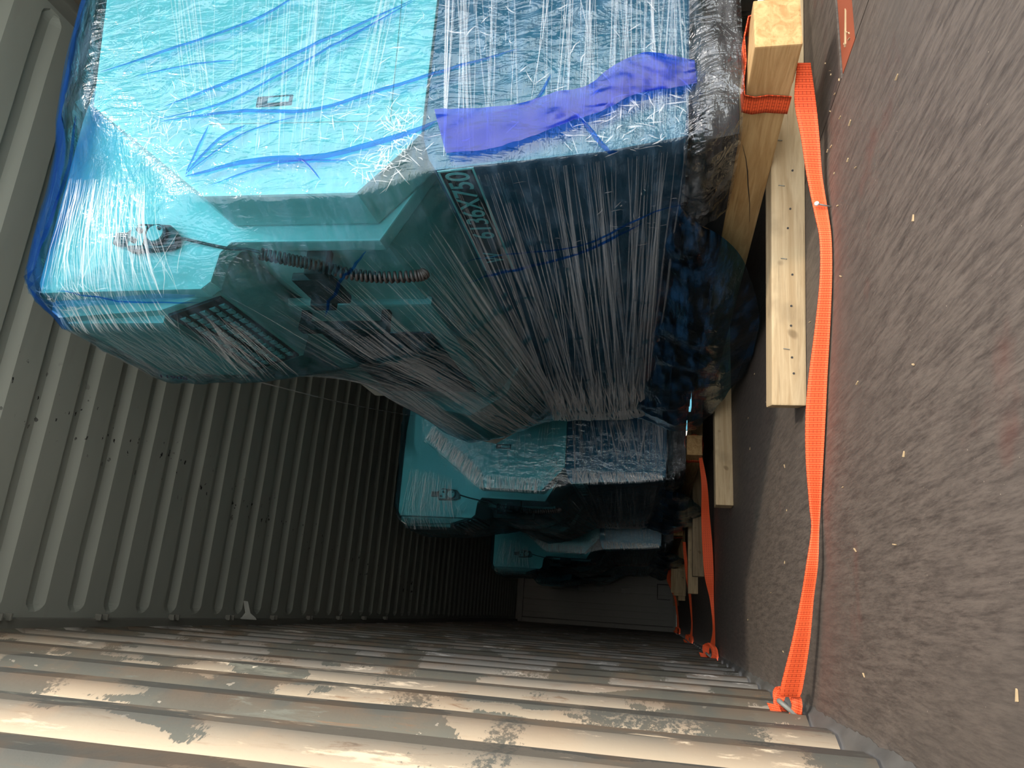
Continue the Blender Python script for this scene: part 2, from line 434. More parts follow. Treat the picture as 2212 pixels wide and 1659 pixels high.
# ------------------------------------------------------------------ straps and timber
def ribbon(name, A, B, mat, parent=None, th=.0022, k=6, off=(0, 0, 0), cross=5, cup=.0):
    off = Vector(off); A = [p-off for p in catmull(A, k)]; B = [p-off for p in catmull(B, k)]
    vs, fs, uv = [], [], []; s = 0; n = len(A)
    us = []
    for i in range(n):
        if i: s += ((A[i]+B[i])/2-(A[i-1]+B[i-1])/2).length
        us.append(s)
    for side in (0, 1):
        for i in range(n):
            d = (A[min(i+1, n-1)]-A[max(i-1, 0)])+(B[min(i+1, n-1)]-B[max(i-1, 0)])
            wv = B[i]-A[i]; nn = d.cross(wv); nn = nn.normalized() if nn.length > 1e-9 else Vector((0, 0, 1))
            for c in range(cross):
                t = c/(cross-1)
                vs.append(A[i].lerp(B[i], t)+nn*(th*(side-.5)+cup*math.sin(math.pi*t))); uv.append((us[i], t))
    N = n*cross
    for i in range(n-1):
        for c in range(cross-1):
            q = (i*cross+c, i*cross+c+1, (i+1)*cross+c+1, (i+1)*cross+c)
            fs.append(q[::-1]); fs.append(tuple(N+v for v in q))
        for c in (0, cross-1):
            q = (i*cross+c, (i+1)*cross+c, N+(i+1)*cross+c, N+i*cross+c); fs.append(q)
    o = mesh(name, vs, fs, mat, parent, True)
    ul = o.data.uv_layers.new(name='UVMap')
    for lp in o.data.loops: ul.data[lp.index].uv = uv[lp.vertex_index]
    return o
def knot(parent, c, r, off, seed):
    """bunched turns of webbing at the lashing ring"""
    rnd = random.Random(seed); c = Vector(c)
    for q in range(4):
        A, B = [], []
        ph = rnd.uniform(0, 6); tilt = rnd.uniform(-.5, .5); rr = r*rnd.uniform(.75, 1.05)
        for i in range(9):
            a = ph+i/8*5.2
            p = c+Vector((rr*.95*math.cos(a), rr*.75*math.sin(a)+.3*rr*tilt, rr*.9*math.sin(a+tilt)*.6))
            wv = Vector((.25, .2*math.cos(a), .9)).normalized()*r*.55
            A.append(p-wv*.6); B.append(p+wv*.6)
        ribbon('knot_turn', A, B, M['strap'], parent, .003, 4, off, 4, .004)
    A = [c+Vector((-r*.2, r*.2, r*.5)), c+Vector((-r*.9, r*.3, r*.1)), c+Vector((-r*1.0, r*.6, -r*.7))]
    B = [p+Vector((r*.1, r*.1, r*.75)) for p in A]
    ribbon('loop_end', A, B, M['strap'], parent, .003, 5, off, 4)

def pair(rows): return [r[0] for r in rows], [r[1] for r in rows]
st1 = [((1.341,1.384,.05),(1.343,1.384,.077)),((1.294,1.447,.03),(1.297,1.447,.074)),((1.22,1.478,.02),(1.222,1.478,.058)),((1.144,1.509,.012),(1.145,1.505,.045)),((1.047,1.503,.006),(1.048,1.503,.034)),((.984,1.498,.004),(.985,1.498,.028)),((.904,1.514,.004),(.904,1.514,.028)),((.807,1.557,.004),(.808,1.557,.034)),((.711,1.609,.004),(.711,1.609,.042)),((.633,1.647,.004),(.632,1.647,.045)),((.544,1.693,.004),(.543,1.693,.040)),((.451,1.736,.006),(.45,1.73,.030)),((.402,1.743,.01),(.401,1.738,.027)),((.329,1.751,.014),(.328,1.751,.038)),((.259,1.793,.018),(.257,1.793,.045)),((.163,1.843,.022),(.16,1.843,.060)),((.063,1.906,.03),(.059,1.906,.078)),((.040,1.925,.035),(.037,1.925,.075))]
st2 = [((1.19,4.70,.080),(1.188,4.70,.10)),((1.005,4.677,.05),(1.004,4.677,.086)),((.833,4.792,.03),(.831,4.792,.081)),((.651,4.838,.012),(.648,4.838,.074)),((.463,4.836,.006),(.46,4.836,.061)),((.33,4.885,.004),(.329,4.885,.029)),((.192,4.834,.004),(.191,4.834,.018)),((.122,4.73,.01),(.12,4.73,.028)),((.058,4.608,.02),(.055,4.608,.053))]
st3 = [((.90,7.25,.08),(.90,7.25,.11)),((.60,7.30,.05),(.60,7.30,.08)),((.449,7.32,.03),(.447,7.32,.055)),((.323,7.362,.02),(.322,7.362,.039)),((.179,7.483,.008),(.178,7.483,.021)),((.085,7.459,.01),(.083,7.459,.031)),((.05,7.44,.015),(.048,7.44,.05))]
st4 = [((.95,10.9,.10),(.95,10.9,.15)),((.76,10.93,.14),(.75,10.93,.195)),((.62,10.95,.11),(.62,10.95,.15)),((.48,11.0,.06),(.47,11.0,.09)),((.255,11.05,.03),(.254,11.05,.056)),((.10,11.065,.02),(.10,11.065,.05))]
knots = [((.020,1.965,.055), .036), ((.030,4.56,.05), .05), ((.030,7.43,.04), .045), ((.06,11.07,.035), .05)]
def wrap_loop(x0, x1, zb, zt, y, dy, wd):
    """one turn of webbing round a beam of section x0..x1, zb..zt"""
    e = .004
    P = [(x0-e, y+.01, zb-e), (x0-e, y, (zb+zt)/2), (x0-e, y-.005, zt+e), ((x0+x1)/2, y-dy*.4, zt+e), (x1+e, y-dy, zt+e), (x1+e, y-dy, zb-e), (x0+.03, y-dy*.5, zb-e*1.5)]
    A, B = [], []
    for p in P:
        A.append(Vector(p)+Vector((0, -wd/2, 0))); B.append(Vector(p)+Vector((0, wd/2, 0)))
    return A, B
sk_specs = [  # machine skid: x0, x1, y0, y1, z0, z1
    (1.312, 1.430, 1.292, 3.86), (1.172, 1.298, 4.608, 7.15), (1.02, 1.14, 7.86, 10.2), (1.02, 1.14, 10.9, 12.9)]
ZB, ZT = .083, .176
strap_labels = ['orange webbing strap nearest the door, nailed down and tied at the wall', 'orange webbing strap tied round the second skid, knotted at the floor edge',
                'thin-looking orange strap third from the door, tied by the wall', 'orange strap farthest in, by the end wall']
for i, (rows, kn, sk) in enumerate(zip((st1, st2, st3, st4), knots, sk_specs)):
    base = Vector(kn[0])
    t = empty('lashing_strap', (base.x, base.y, 0)); off = t.location
    tag(t, strap_labels[i], 'strap', 'orange lashing straps')
    A, B = pair(rows)
    ribbon('strap_tail', A, B, M['strap'], t, .003, 6, off)
    A, B = wrap_loop(sk[0], sk[1], ZB, ZT, sk[2]+.175, .10, .058)
    # straight-cornered turn: linear pieces
    ribbon('strap_loop', A, B, M['strap'], t, .003, 2, off)
    knot(t, kn[0], kn[1], off, i)
    ring = [Vector((.004+.022*math.sin(a)*.9, base.y+.02*math.cos(a), .048+.026*math.sin(a))) for a in [2*math.pi*q/16 for q in range(17)]]
    tube('lashing_ring', ring, .006, M['steel'], t, 8, off)

for i, (x0, x1, ya, yb) in enumerate(sk_specs):
    def warp(bm, seed=i):
        bmesh.ops.subdivide_edges(bm, edges=[e for e in bm.edges if abs(e.verts[0].co.y-e.verts[1].co.y) > .5], cuts=10)
    o = box('wooden_skid', (-(x1-x0)/2, 0, 0), ((x1-x0)/2, yb-ya, ZT-ZB), M['beam'], None, .004)
    o.location = ((x0+x1)/2, ya, ZB)
    tag(o, ['squared timber skid under the nearest wrapped machine, strapped and cracked', 'squared timber skid under the second machine, end grain showing',
            'timber skid under the third wrapped machine', 'timber skid under the last machine by the end wall'][i], 'timber', 'timber skids')
# crack running down the near skid's side
def crack():
    vs, fs = [], []; pts = [(1.62, .165), (1.68, .150), (1.74, .139), (1.80, .131), (1.90, .115), (2.0, .104)]
    for i, (y, z) in enumerate(pts):
        wv = .0016*(1-abs(i-2.5)/3.2)
        vs += [(1.3112-1.371, y-1.292, z-ZB-wv), (1.3112-1.371, y-1.292, z-ZB+wv)]
    for i in range(len(pts)-1): fs.append((i*2, i*2+1, i*2+3, i*2+2))
    mesh('crack', vs, fs, M['dark'], bpy.data.objects['wooden_skid'])
crack()

blocks = [  # centre-line left end (x,y near bottom), length, rot, height, depth, material, label
    ((.716, 1.855), 1.30, -.21, .082, .10, 'block', 'pale wooden block lying nearest the door, stapled along its side'),
    ((.726, 3.636), 1.45, .0, .082, .10, 'block', 'pale wooden block at the far end of the nearest machine'),
    ((.515, 5.866), 1.5, .0, .082, .10, 'darkblock', 'dark block behind the second strap'),
    ((.416, 6.681), 1.6, .0, .082, .10, 'block', 'light wooden block under the far end of the second machine'),
    ((.42, 9.42), 1.6, .0, .082, .09, 'block', 'upright plank block under the third machine'),
    ((.40, 11.9), 1.6, .0, .082, .09, 'darkblock', 'short block under the last machine')]
for i, ((x, y), ln, rz, h, d, mt, lab) in enumerate(blocks):
    o = box('wooden_block', (0, 0, 0), (ln, d, h), M[mt], None, .005); o.location = (x, y, .0005); o.rotation_euler = (0, 0, rz)
    tag(o, lab, 'timber', 'wooden blocks across the floor')
    if i == 0:
        for q, (sx, sz, hor) in enumerate(((.14, .040, 1), (.37, .045, 1), (.56, .05, 1), (.68, .055, 1))):
            vs, fs = tube_data([(sx, -.0006, sz), (sx, -.0022, sz+.001), (sx+.002, -.0022, sz+.013), (sx+.002, -.0006, sz+.014)], .0011, 5)
            mesh('staple', vs, fs, M['steel'], o)
        for sx, sz in ((.08, .03), (.12, .034), (.2, .036), (.25, .035), (.33, .032), (.45, .042), (.5, .036), (.6, .03)):
            bm = bmesh.new(); bmesh.ops.create_cone(bm, cap_ends=True, segments=7, radius1=.0028, radius2=.0028, depth=.002, matrix=Matrix.Translation((sx, -.0004, sz)) @ Matrix.Rotation(math.pi/2, 4, 'X'))
            bmobj('nail_hole', bm, M['dark'], o)
# extra boards leaning under the third machine
for k, (x, y, z1) in enumerate(((.47, 9.30, .14), (.50, 9.27, .17))):
    o = box('plank', (0, 0, 0), (.28, .022, z1), M['block'], None, .003); o.location = (x, y, .0005)
    tag(o, ['thin plank standing on edge before the third block', 'taller plank standing on edge before the third block'][k], 'timber', 'planks on edge')
# nail in the near strap
t = empty('nail', (1.06, 1.497, 0)); tag(t, 'bright nail driven through the nearest orange strap', 'nail')
tube('shank', [(0, 0, .001), (.004, -.006, .03)], .0018, M['steel'], t, 8)
bm = bmesh.new(); bmesh.ops.create_cone(bm, cap_ends=True, segments=14, radius1=.0055, radius2=.0045, depth=.003, matrix=Matrix.Translation((.0045, -.0075, .031)) @ Matrix.Rotation(math.radians(70), 4, 'X'))
bmobj('nail_head', bm, M['chrome'], t)
# splinters and chips on the floor
rnd = random.Random(11)
for k in range(46):
    if k < 16: x, y = rnd.uniform(1.0, 1.42), rnd.uniform(1.25, 1.5)
    else: x, y = rnd.uniform(.1, 1.2), rnd.uniform(.85, 3.2)
    if k == 0: x, y = 1.352, 1.30
    L = rnd.uniform(.002, .007) if k else .04; w2 = rnd.uniform(.0005, .0013) if k else .004
    vs = [(-L, -w2, 0), (L, -w2*.4, 0), (L*.9, w2, 0), (-L*.8, w2*.7, 0), (-L, -w2, .0016), (L, -w2*.4, .003), (L*.9, w2, .003), (-L*.8, w2*.7, .0016)]
    o = mesh('wood_splinter', vs, [(3, 2, 1, 0), (4, 5, 6, 7), (0, 1, 5, 4), (1, 2, 6, 5), (2, 3, 7, 6), (3, 0, 4, 7)], M['block'])
    o.location = (x, y, .0004 if not (x > 1.27 and 1.24 < y < 1.35) else -.0018); o.rotation_euler = (0, 0, rnd.uniform(0, 3.1))
    if k: tag(o, 'tiny pale wood splinter lying loose on the plywood floor', 'splinter', 'splinters on the floor')
    else: tag(o, 'long curled orange wood shaving on the red steel strip', 'splinter')
# white plastic tie caught on a hook of the top rail
vs = [(.030, 4.02, 2.66), (.030, 4.10, 2.60), (.040, 4.09, 2.605), (.062, 4.07, 2.628), (.125, 4.06, 2.650), (.127, 4.04, 2.664), (.066, 4.05, 2.648), (.042, 4.03, 2.652)]
bm = bmesh.new(); bv_ = [bm.verts.new(v) for v in vs]; bm.faces.new((bv_[0], bv_[1], bv_[2], bv_[7])); bm.faces.new((bv_[7], bv_[2], bv_[3], bv_[6])); bm.faces.new((bv_[6], bv_[3], bv_[4], bv_[5]))
r = bmesh.ops.extrude_face_region(bm, geom=list(bm.faces)); bmesh.ops.translate(bm, vec=(.003, 0, -.002), verts=[v for v in r['geom'] if isinstance(v, bmesh.types.BMVert)])
bmesh.ops.recalc_face_normals(bm, faces=bm.faces)
tag(bmobj('plastic_tie', bm, M['white']), 'white plastic tie caught on a hook of the top rail', 'tie')

# ------------------------------------------------------------------ the wrapped machine
BASE = Vector((1.70, 1.45, .176))
machine = empty('lathe', BASE)
O = tuple(BASE)
FAR = 3.70
# charcoal base with chamfered lower front
prism('machine_base', [(1.168, .885), (1.196, .49), (1.227, .30), (2.24, .29), (2.24, .93), (1.40, .925), (1.26, .925), (1.20, .905)], 1.455, FAR, M['navy'], machine, .006, O)
prism('plinth', [(1.30, 0.176), (1.28, .29), (2.2, .29), (2.2, .176)], 1.56, FAR-.05, M['dark'], machine, .01, O)
# white end cover standing proud of the frame
ec = prism('end_cover', [(1.416, 1.878), (1.120, 1.482), (1.112, 1.073), (1.232, .960), (1.27, .928), (2.24, .93), (2.24, 1.99), (1.78, 1.93)], 1.45, 1.60, M['white'], machine, .008, O)
hatch = prism('hatch', [(1.447, 1.64), (1.333, 1.51), (1.310, 1.012), (1.693, 1.026), (2.2, 1.06), (2.2, 1.78), (1.80, 1.73)], 1.4472, 1.452, M['white'], machine, .0012, O)
bm = bmesh.new(); add_box(bm, (1.374-O[0], 1.4445-O[1], 1.284-O[2]), (1.405-O[0], 1.449-O[1], 1.383-O[2])); bevel(bm, .003)
lt = bmobj('latch', bm, M['black'], machine)
bm = bmesh.new(); add_box(bm, (1.381-O[0], 1.441-O[1], 1.290-O[2]), (1.398-O[0], 1.446-O[1], 1.350-O[2])); bevel(bm, .006, 3); bmobj('latch_button', bm, M['chrome'], lt)
# frame plate behind it, running into the control column
prism('end_frame', [(1.50, 2.06), (.965, 2.055), (.935, 2.04), (.940, 1.55), (.962, 1.525), (1.045, 1.515), (1.076, 1.487), (1.068, 1.066), (1.30, .935), (2.22, .935), (2.22, 2.0)], 1.605, 1.66, M['white'], machine, .005, O)
# main guard with the sliding door
prism('splash_guard', [(1.48, 1.93), (1.16, 1.60), (1.095, 1.48), (1.088, 1.07), (1.30, .94), (2.22, .93), (2.22, 1.96)], 1.66, FAR-.05, M['white'], machine, .01, O)
door = box('sliding_door', (1.070, 2.02, 1.05), (1.10, 3.05, 1.62), M['white'], machine, .012, O)
box('door_window', (1.064, 2.25, 1.12), (1.075, 2.95, 1.52), M['glass'], door, .006, O)
hd = bmesh.new()
for lo, hi in (((1.00, 2.05, 1.20), (1.03, 2.09, 1.50)), ((1.02, 2.055, 1.20), (1.072, 2.085, 1.225)), ((1.02, 2.055, 1.475), (1.072, 2.085, 1.50))): add_box(hd, [lo[q]-O[q] for q in range(3)], [hi[q]-O[q] for q in range(3)])
bevel(hd, .004); bmobj('door_handle', hd, M['dark'], door)
# headstock end cover, bulging to the front
prism('headstock_cover', [(1.02, 1.30), (1.0, 1.18), (1.10, 1.02), (1.3, .95), (2.2, .93), (2.2, 1.85), (1.4, 1.85), (1.16, 1.62)], 3.10, FAR-.02, M['white'], machine, .02, O)
# chip tray edge on the front
# control column
con = prism('control_console', [(1.48, 2.05), (.905, 2.05), (.885, 2.02), (.905, 1.70), (.962, 1.54), (1.07, 1.53), (1.40, 1.60)], 1.662, 2.19, M['white'], machine, .006, O)
box('screen_visor', (.880, 1.695, 1.71), (.912, 2.16, 2.02), M['white'], con, .008, O)
bm = bmesh.new(); add_prism_y(bm, [(.898-O[0], 1.695-O[2]), (.952-O[0], 1.545-O[2]), (.962-O[0], 1.549-O[2]), (.909-O[0], 1.70-O[2])], 1.69-O[1], 2.17-O[1]); bevel(bm, .003)
kp = bmobj('keypad', bm, M['black'], con)
bm = bmesh.new()
for a in range(5):
    for b in range(12):
        z = 1.672-a*.028; x = .898+(1.695-z)*.36; y = 1.72+b*.036
        add_box(bm, (x-.004-O[0], y-O[1], z-.009-O[2]), (x+.004-O[0], y+.024-O[1], z+.009-O[2]))
tag(bmobj('keys', bm, M['chrome'], kp), kind='stuff')
box('cabinet', (1.46, 1.662, 1.92), (2.20, 2.25, 2.07), M['white'], machine, .01, O)
# hand pendant hung on the column, with its cable and coil
bm = bmesh.new(); add_prism_y(bm, [(x-O[0], z-O[2]) for x, z in ((1.100, 1.79), (1.045, 1.775), (1.050, 1.66), (1.060, 1.635), (1.09, 1.635), (1.118, 1.66), (1.125, 1.755))], 1.575-O[1], 1.602-O[1]); bevel(bm, .006)
pd = bmobj('hand_pendant', bm, M['black'], machine)
def disc(name, c, r, d, mat, parent, seg=28):
    bm = bmesh.new(); bmesh.ops.create_cone(bm, cap_ends=True, segments=seg, radius1=r, radius2=r*.94, depth=d, matrix=Matrix.Translation(Vector(c)-BASE) @ Matrix.Rotation(math.pi/2, 4, 'X'))
    return bmobj(name, bm, mat, parent)
disc('dial_ring', (1.086, 1.571, 1.690), .031, .012, M['black'], pd)
disc('dial', (1.086, 1.566, 1.690), .025, .012, M['white'], pd)
disc('dial_knob', (1.098, 1.558, 1.677), .005, .010, M['black'], pd)
box('pendant_face', (1.056, 1.571, 1.728), (1.115, 1.576, 1.772), M['white'], pd, .002, O)
disc('button', (1.099, 1.566, 1.742), .008, .012, M['black'], pd, 14)
disc('button', (1.070, 1.566, 1.756), .008, .012, M['black'], pd, 14)
box('pendant_hook', (1.068, 1.580, 1.79), (1.102, 1.600, 1.83), M['black'], pd, .003, O)
cable = catmull([(1.085, 1.588, 1.635), (1.070, 1.592, 1.57), (1.055, 1.60, 1.49), (1.040, 1.58, 1.42), (1.025, 1.575, 1.37)], 5)
tube('cable', cable, .0042, M['dark'], machine, 6, O)
cl = catmull([(1.022, 1.572, 1.375), (1.018, 1.60, 1.31), (1.018, 1.635, 1.25), (1.016, 1.69, 1.17), (1.020, 1.72, 1.09), (1.030, 1.735, 1.00), (1.04, 1.74, .985)], 10)
cv = []
for i in range(len(cl)*12):
    f = i/(len(cl)*12-1)*(len(cl)-1); a = int(min(f, len(cl)-2)); p = cl[a].lerp(cl[a+1], f-a)
    d = (cl[a+1]-cl[a]).normalized(); s = d.orthogonal().normalized(); u = d.cross(s); an = f*4.2
    cv.append(p+(s*math.cos(an)+u*math.sin(an))*.013)
tube('coiled_cable', cv, .0044, M['dark'], machine, 5, O)
br = bmesh.new()
for lo, hi in (((1.005, 1.66, 1.235), (1.085, 1.70, 1.295)), ((1.005, 1.70, 1.24), (1.03, 1.86, 1.35)), ((1.0, 1.86, 1.30), (1.09, 1.90, 1.37))): add_box(br, [lo[q]-O[q] for q in range(3)], [hi[q]-O[q] for q in range(3)])
bevel(br, .006); bmobj('cable_bracket', br, M['dark'], machine)
# nameplate strip on the upper front of the base, lettering raised on it
def bpt(z): return 1.168+(.885-z)/(.885-.49)*(1.196-1.168)          # front plane of the base
def text(body, size, mat, parent, origin, X, Y, sx=1.0, shear=.12, depth=.0004):
    cu = bpy.data.curves.new('lettering', 'FONT'); cu.body = body; cu.size = size; cu.shear = shear; cu.extrude = depth; cu.offset = .0006
    tmp = bpy.data.objects.new('lettering', cu); COL.objects.link(tmp)
    dg = bpy.context.evaluated_depsgraph_get(); me = bpy.data.meshes.new_from_object(tmp.evaluated_get(dg)); bpy.data.objects.remove(tmp)
    X = Vector(X).normalized(); Y = Vector(Y).normalized(); Z = X.cross(Y)
    me.transform(Matrix((X*sx, Y, Z)).transposed().to_4x4()); me.transform(Matrix.Translation(Vector(origin)-BASE))
    me.materials.clear(); me.materials.append(mat)
    o = bpy.data.objects.new('lettering', me); COL.objects.link(o); o.parent = parent
    xs = [(v.co+BASE).y for v in me.vertices]; return o, min(xs), max(xs)
zt, zb = .876, .800
def platebox(name, ya, yb, z0, z1, dx, mat, parent):
    vs = []
    for y in (ya, yb):
        for z in (z0, z1):
            for e in (0, dx): vs.append((bpt(z)-e-O[0], y-O[1], z-O[2]))
    return mesh(name, vs, [(0, 1, 3, 2), (4, 6, 7, 5), (0, 4, 5, 1), (2, 3, 7, 6), (0, 2, 6, 4), (1, 5, 7, 3)], mat, parent)
npb = platebox('nameplate', 1.458, 1.99, zb-.006, zt+.004, .0015, M['plate'], machine)
for args in ((1.458, 1.99, zt, zt+.005), (1.458, 1.99, zb-.007, zb-.002), (1.458, 1.464, zb-.002, zt)):
    platebox('plate_border', *args, .0022, M['white'], npb)
yv = Vector((-.07, 0, 1)).normalized()
o1, a, b = text('6136X750', .082, M['white'], npb, (bpt(.810)-.0022, 1.80, .811), (0, -1, 0), (-.07, 0, 1), 1.0)
sc = (1.80-1.475)/(b-a)
bpy.data.objects.remove(o1)
text('6136X750', .082, M['white'], npb, (bpt(.810)-.0022, 1.80, .811), (0, -1, 0), (-.07, 0, 1), sc)
text('W', .075, M['white'], npb, (bpt(.810)-.0022, 1.945, .812), (0, -1, 0), (-.07, 0, 1), .8)

# ---------------- the film: a shell drawn tight over everything
def lerp(a, b, t): return a+(b-a)*t
SEC = [  # y, outline (x,z), clockwise from the upper front
    (1.436, [(1.43, 1.90), (1.105, 1.492), (1.098, 1.070), (1.150, .895), (1.182, .48), (1.212, .275), (2.26, .27), (2.26, 2.00), (1.80, 1.95)]),
    (1.475, [(1.43, 2.00), (1.07, 1.60), (1.080, 1.050), (1.145, .895), (1.178, .48), (1.205, .265), (2.27, .26), (2.27, 2.05), (1.80, 2.03)]),
    (1.60, [(1.50, 2.10), (1.00, 2.085), (.925, 2.04), (.925, 1.51), (1.050, 1.03), (1.148, .885), (1.176, .48), (1.205, .26), (2.28, .25), (2.28, 2.10)]),
    (1.70, [(1.50, 2.10), (.93, 2.090), (.862, 2.03), (.868, 1.70), (.925, 1.51), (1.040, 1.03), (1.148, .885), (1.176, .48), (1.205, .25), (2.28, .24), (2.28, 2.10)]),
    (2.18, [(1.50, 2.09), (.92, 2.090), (.852, 2.03), (.862, 1.70), (.965, 1.12), (1.146, .80), (1.172, .48), (1.205, .25), (2.28, .24), (2.28, 2.08)]),
    (2.30, [(1.50, 2.05), (1.00, 1.98), (.915, 1.85), (.930, 1.60), (.975, 1.15), (1.146, .80), (1.172, .48), (1.205, .25), (2.28, .24), (2.28, 2.05)]),
    (2.65, [(1.50, 1.98), (1.16, 1.80), (1.060, 1.65), (.995, 1.45), (.990, 1.15), (1.142, .80), (1.172, .46), (1.205, .28), (2.28, .25), (2.28, 2.02)]),
    (3.10, [(1.50, 1.95), (1.17, 1.70), (1.035, 1.48), (.975, 1.32), (.985, 1.12), (1.135, .80), (1.172, .44), (1.205, .31), (2.28, .26), (2.28, 2.0)]),
    (3.50, [(1.50, 1.92), (1.17, 1.62), (1.010, 1.40), (.965, 1.28), (1.000, 1.12), (1.135, .86), (1.172, .46), (1.205, .33), (2.28, .28), (2.28, 1.96)]),
    (3.72, [(1.50, 1.88), (1.20, 1.55), (1.060, 1.30), (1.045, 1.20), (1.080, 1.08), (1.145, .90), (1.165, .50), (1.205, .36), (2.26, .30), (2.26, 1.92)]),
    (3.78, [(1.52, 1.84), (1.25, 1.50), (1.13, 1.28), (1.12, 1.20), (1.14, 1.08), (1.165, .90), (1.185, .50), (1.22, .38), (2.24, .32), (2.24, 1.88)])]
NA = 330
CX, CZ = 1.72, 1.12
def polar(poly, ang):
    dx, dz = math.cos(ang), math.sin(ang); best = 0
    n = len(poly)
    for i in range(n):
        ax, az = poly[i][0]-CX, poly[i][1]-CZ; bx, bz = poly[(i+1) % n][0]-CX, poly[(i+1) % n][1]-CZ
        ex, ez = bx-ax, bz-az; den = dx*ez-dz*ex
        if abs(den) < 1e-9: continue
        t = (ax*ez-az*ex)/den; u = (ax*dz-az*dx)/den
        if t > 0 and -1e-6 <= u <= 1+1e-6: best = max(best, t)
    return best
radsec = [(y, [polar(p, 2*math.pi*k/NA) for k in range(NA)]) for y, p in SEC]
ysamp = [1.436+i*.011 for i in range(15)]; y = ysamp[-1]
while y < 3.77: y += .019; ysamp.append(min(y, 3.78))
def rad(y, k):
    for i in range(len(radsec)-1):
        y0, a = radsec[i]; y1, b = radsec[i+1]
        if y <= y1+1e-9:
            return lerp(a[k], b[k], (y-y0)/(y1-y0))
    return radsec[-1][1][k]
def wrink(p, amp=1.0):
    n1 = noise.noise(Vector((p.x*3.1, p.y*3.0, p.z*3.1)))
    n2 = noise.noise(Vector((p.x*9+4, p.y*7, p.z*9)))
    r = 1-abs(noise.noise(Vector((p.x*13+p.y*4, p.y*5-p.z*3, p.z*11))))
    return amp*(.006*n1+.0035*n2+.007*max(0, r-.76)/.24)
def shell():
    vs, fs = [], []
    for y in ysamp:
        for k in range(NA):
            a = 2*math.pi*k/NA; r = rad(y, k)
            p = Vector((CX+r*math.cos(a), y, CZ+r*math.sin(a)))
            r += max(-.002, wrink(p)*min(1, .35+(y-1.43)*6))
            vs.append(Vector((CX+r*math.cos(a), y, CZ+r*math.sin(a)))-BASE)
    ny = len(ysamp)
    for i in range(ny-1):
        for k in range(NA): fs.append((i*NA+k, (i+1)*NA+k, (i+1)*NA+(k+1) % NA, i*NA+(k+1) % NA))
    for base, yy, rev in ((0, ysamp[0], False), ((ny-1)*NA, ysamp[-1], True)):
        prev = list(range(base, base+NA)); NR = 34
        for j in range(1, NR):
            f = 1-j/NR; row = []
            for k in range(NA):
                q = vs[base+k]+BASE
                p = Vector((CX+(q.x-CX)*f, yy, CZ+(q.z-CZ)*f))
                p.y += (-1 if not rev else 1)*abs(wrink(p*1.5, .45))*min(1, j/2)
                row.append(len(vs)); vs.append(p-BASE)
            for k in range(NA):
                q = (prev[k], prev[(k+1) % NA], row[(k+1) % NA], row[k]); fs.append(q if not rev else q[::-1])
            prev = row
        c = len(vs); vs.append(Vector((CX, yy, CZ))-BASE)
        for k in range(NA):
            q = (prev[k], prev[(k+1) % NA], c); fs.append(q if not rev else q[::-1])
    return vs, fs
vs, fs = shell()
film = mesh('film_wrap', vs, fs, M['film'], machine, True); film['label'] = 'translucent blue plastic film stretched over the machine'
bvh = BVHTree.FromPolygons([tuple(v) for v in vs], fs)

# ---------------- creases and streaks drawn in the stretched film
class Strands:
    def __init__(s): s.v = []; s.f = []
    def add(s, a, b, wid, n=10, bow=0, lift=.003, jit=0.0, taper=True):
        a = bvh.find_nearest(Vector(a)-BASE)[0]; b = bvh.find_nearest(Vector(b)-BASE)[0]
        nn = Vector((0, 0, 0))
        for i in range(5):
            nn += bvh.find_nearest(a.lerp(b, i/4))[1]
        nn = nn.normalized() if nn.length > .2 else Vector((-1, 0, 0))
        sd = (b-a).cross(nn); sd = sd.normalized() if sd.length > 1e-9 else Vector((0, 0, 1))
        j = random.uniform(-1, 1)*jit; pts = []
        for i in range(n+1):
            t = i/n; p = a.lerp(b, t)+sd*j*math.sin(math.pi*t)
            h = bvh.ray_cast(p+nn*.10, -nn, .25)
            if h[0] is None: pts.append((p+nn*lift, nn)); continue
            pts.append((h[0]+nn*lift, nn))
        s.path(pts, wid, taper)
    def poly(s, P, wid, k=5, lift=.003, taper=True, snap=True):
        pts = []
        for p in catmull(P, k):
            h = bvh.find_nearest(p-BASE); pts.append((h[0]+h[1]*lift, h[1]))
        s.path(pts, wid, taper)
    def path(s, pts, wid, taper=True):
        n = len(pts)
        if n < 2: return
        i0 = len(s.v)
        for i, (p, nn) in enumerate(pts):
            d = (pts[min(i+1, n-1)][0]-pts[max(i-1, 0)][0])
            sd = d.cross(nn)
            if sd.length < 1e-9: sd = Vector((1, 0, 0))
            sd.normalize(); ww = wid*(min(1, .15+min(i, n-1-i)/max(1, n*.25)) if taper else 1)
            s.v += [p-sd*ww, p+nn*ww*.35, p+sd*ww]
        for i in range(n-1):
            q = i0+i*3; s.f += [(q, q+1, q+4, q+3), (q+1, q+2, q+5, q+4)]
    def build(s, name, mat, parent, kind=None):
        o = mesh(name, s.v, s.f, mat, parent, True)
        if kind: o['kind'] = kind
        return o
def seg(P, t):
    P = [Vector(p) for p in P]
    f = t*(len(P)-1); i = min(int(f), len(P)-2); return P[i].lerp(P[i+1], f-i)
def fan(s, A, B, n, w0, w1, spread=.15, full=True, jit=.01, clump=0):
    c = [random.random() for _ in range(clump)] if clump else None
    for _ in range(n):
        t = random.choice(c)+random.gauss(0, .03) if c and random.random() < .6 else random.random()
        t = max(0, min(1, t)); u = max(0, min(1, t+random.gauss(0, spread)))
        a, b = seg(A, t), seg(B, u)
        if not full:
            l = random.uniform(.25, 1); o = random.uniform(0, 1-l); a, b = a.lerp(b, o), a.lerp(b, o+l)
        s.add(a, b, random.uniform(w0, w1)*(1.8 if random.random() < .08 else 1), 12, jit=random.uniform(0, jit))
white = Strands(); faint = Strands(); blue = Strands(); edge = Strands(); glint = Strands()
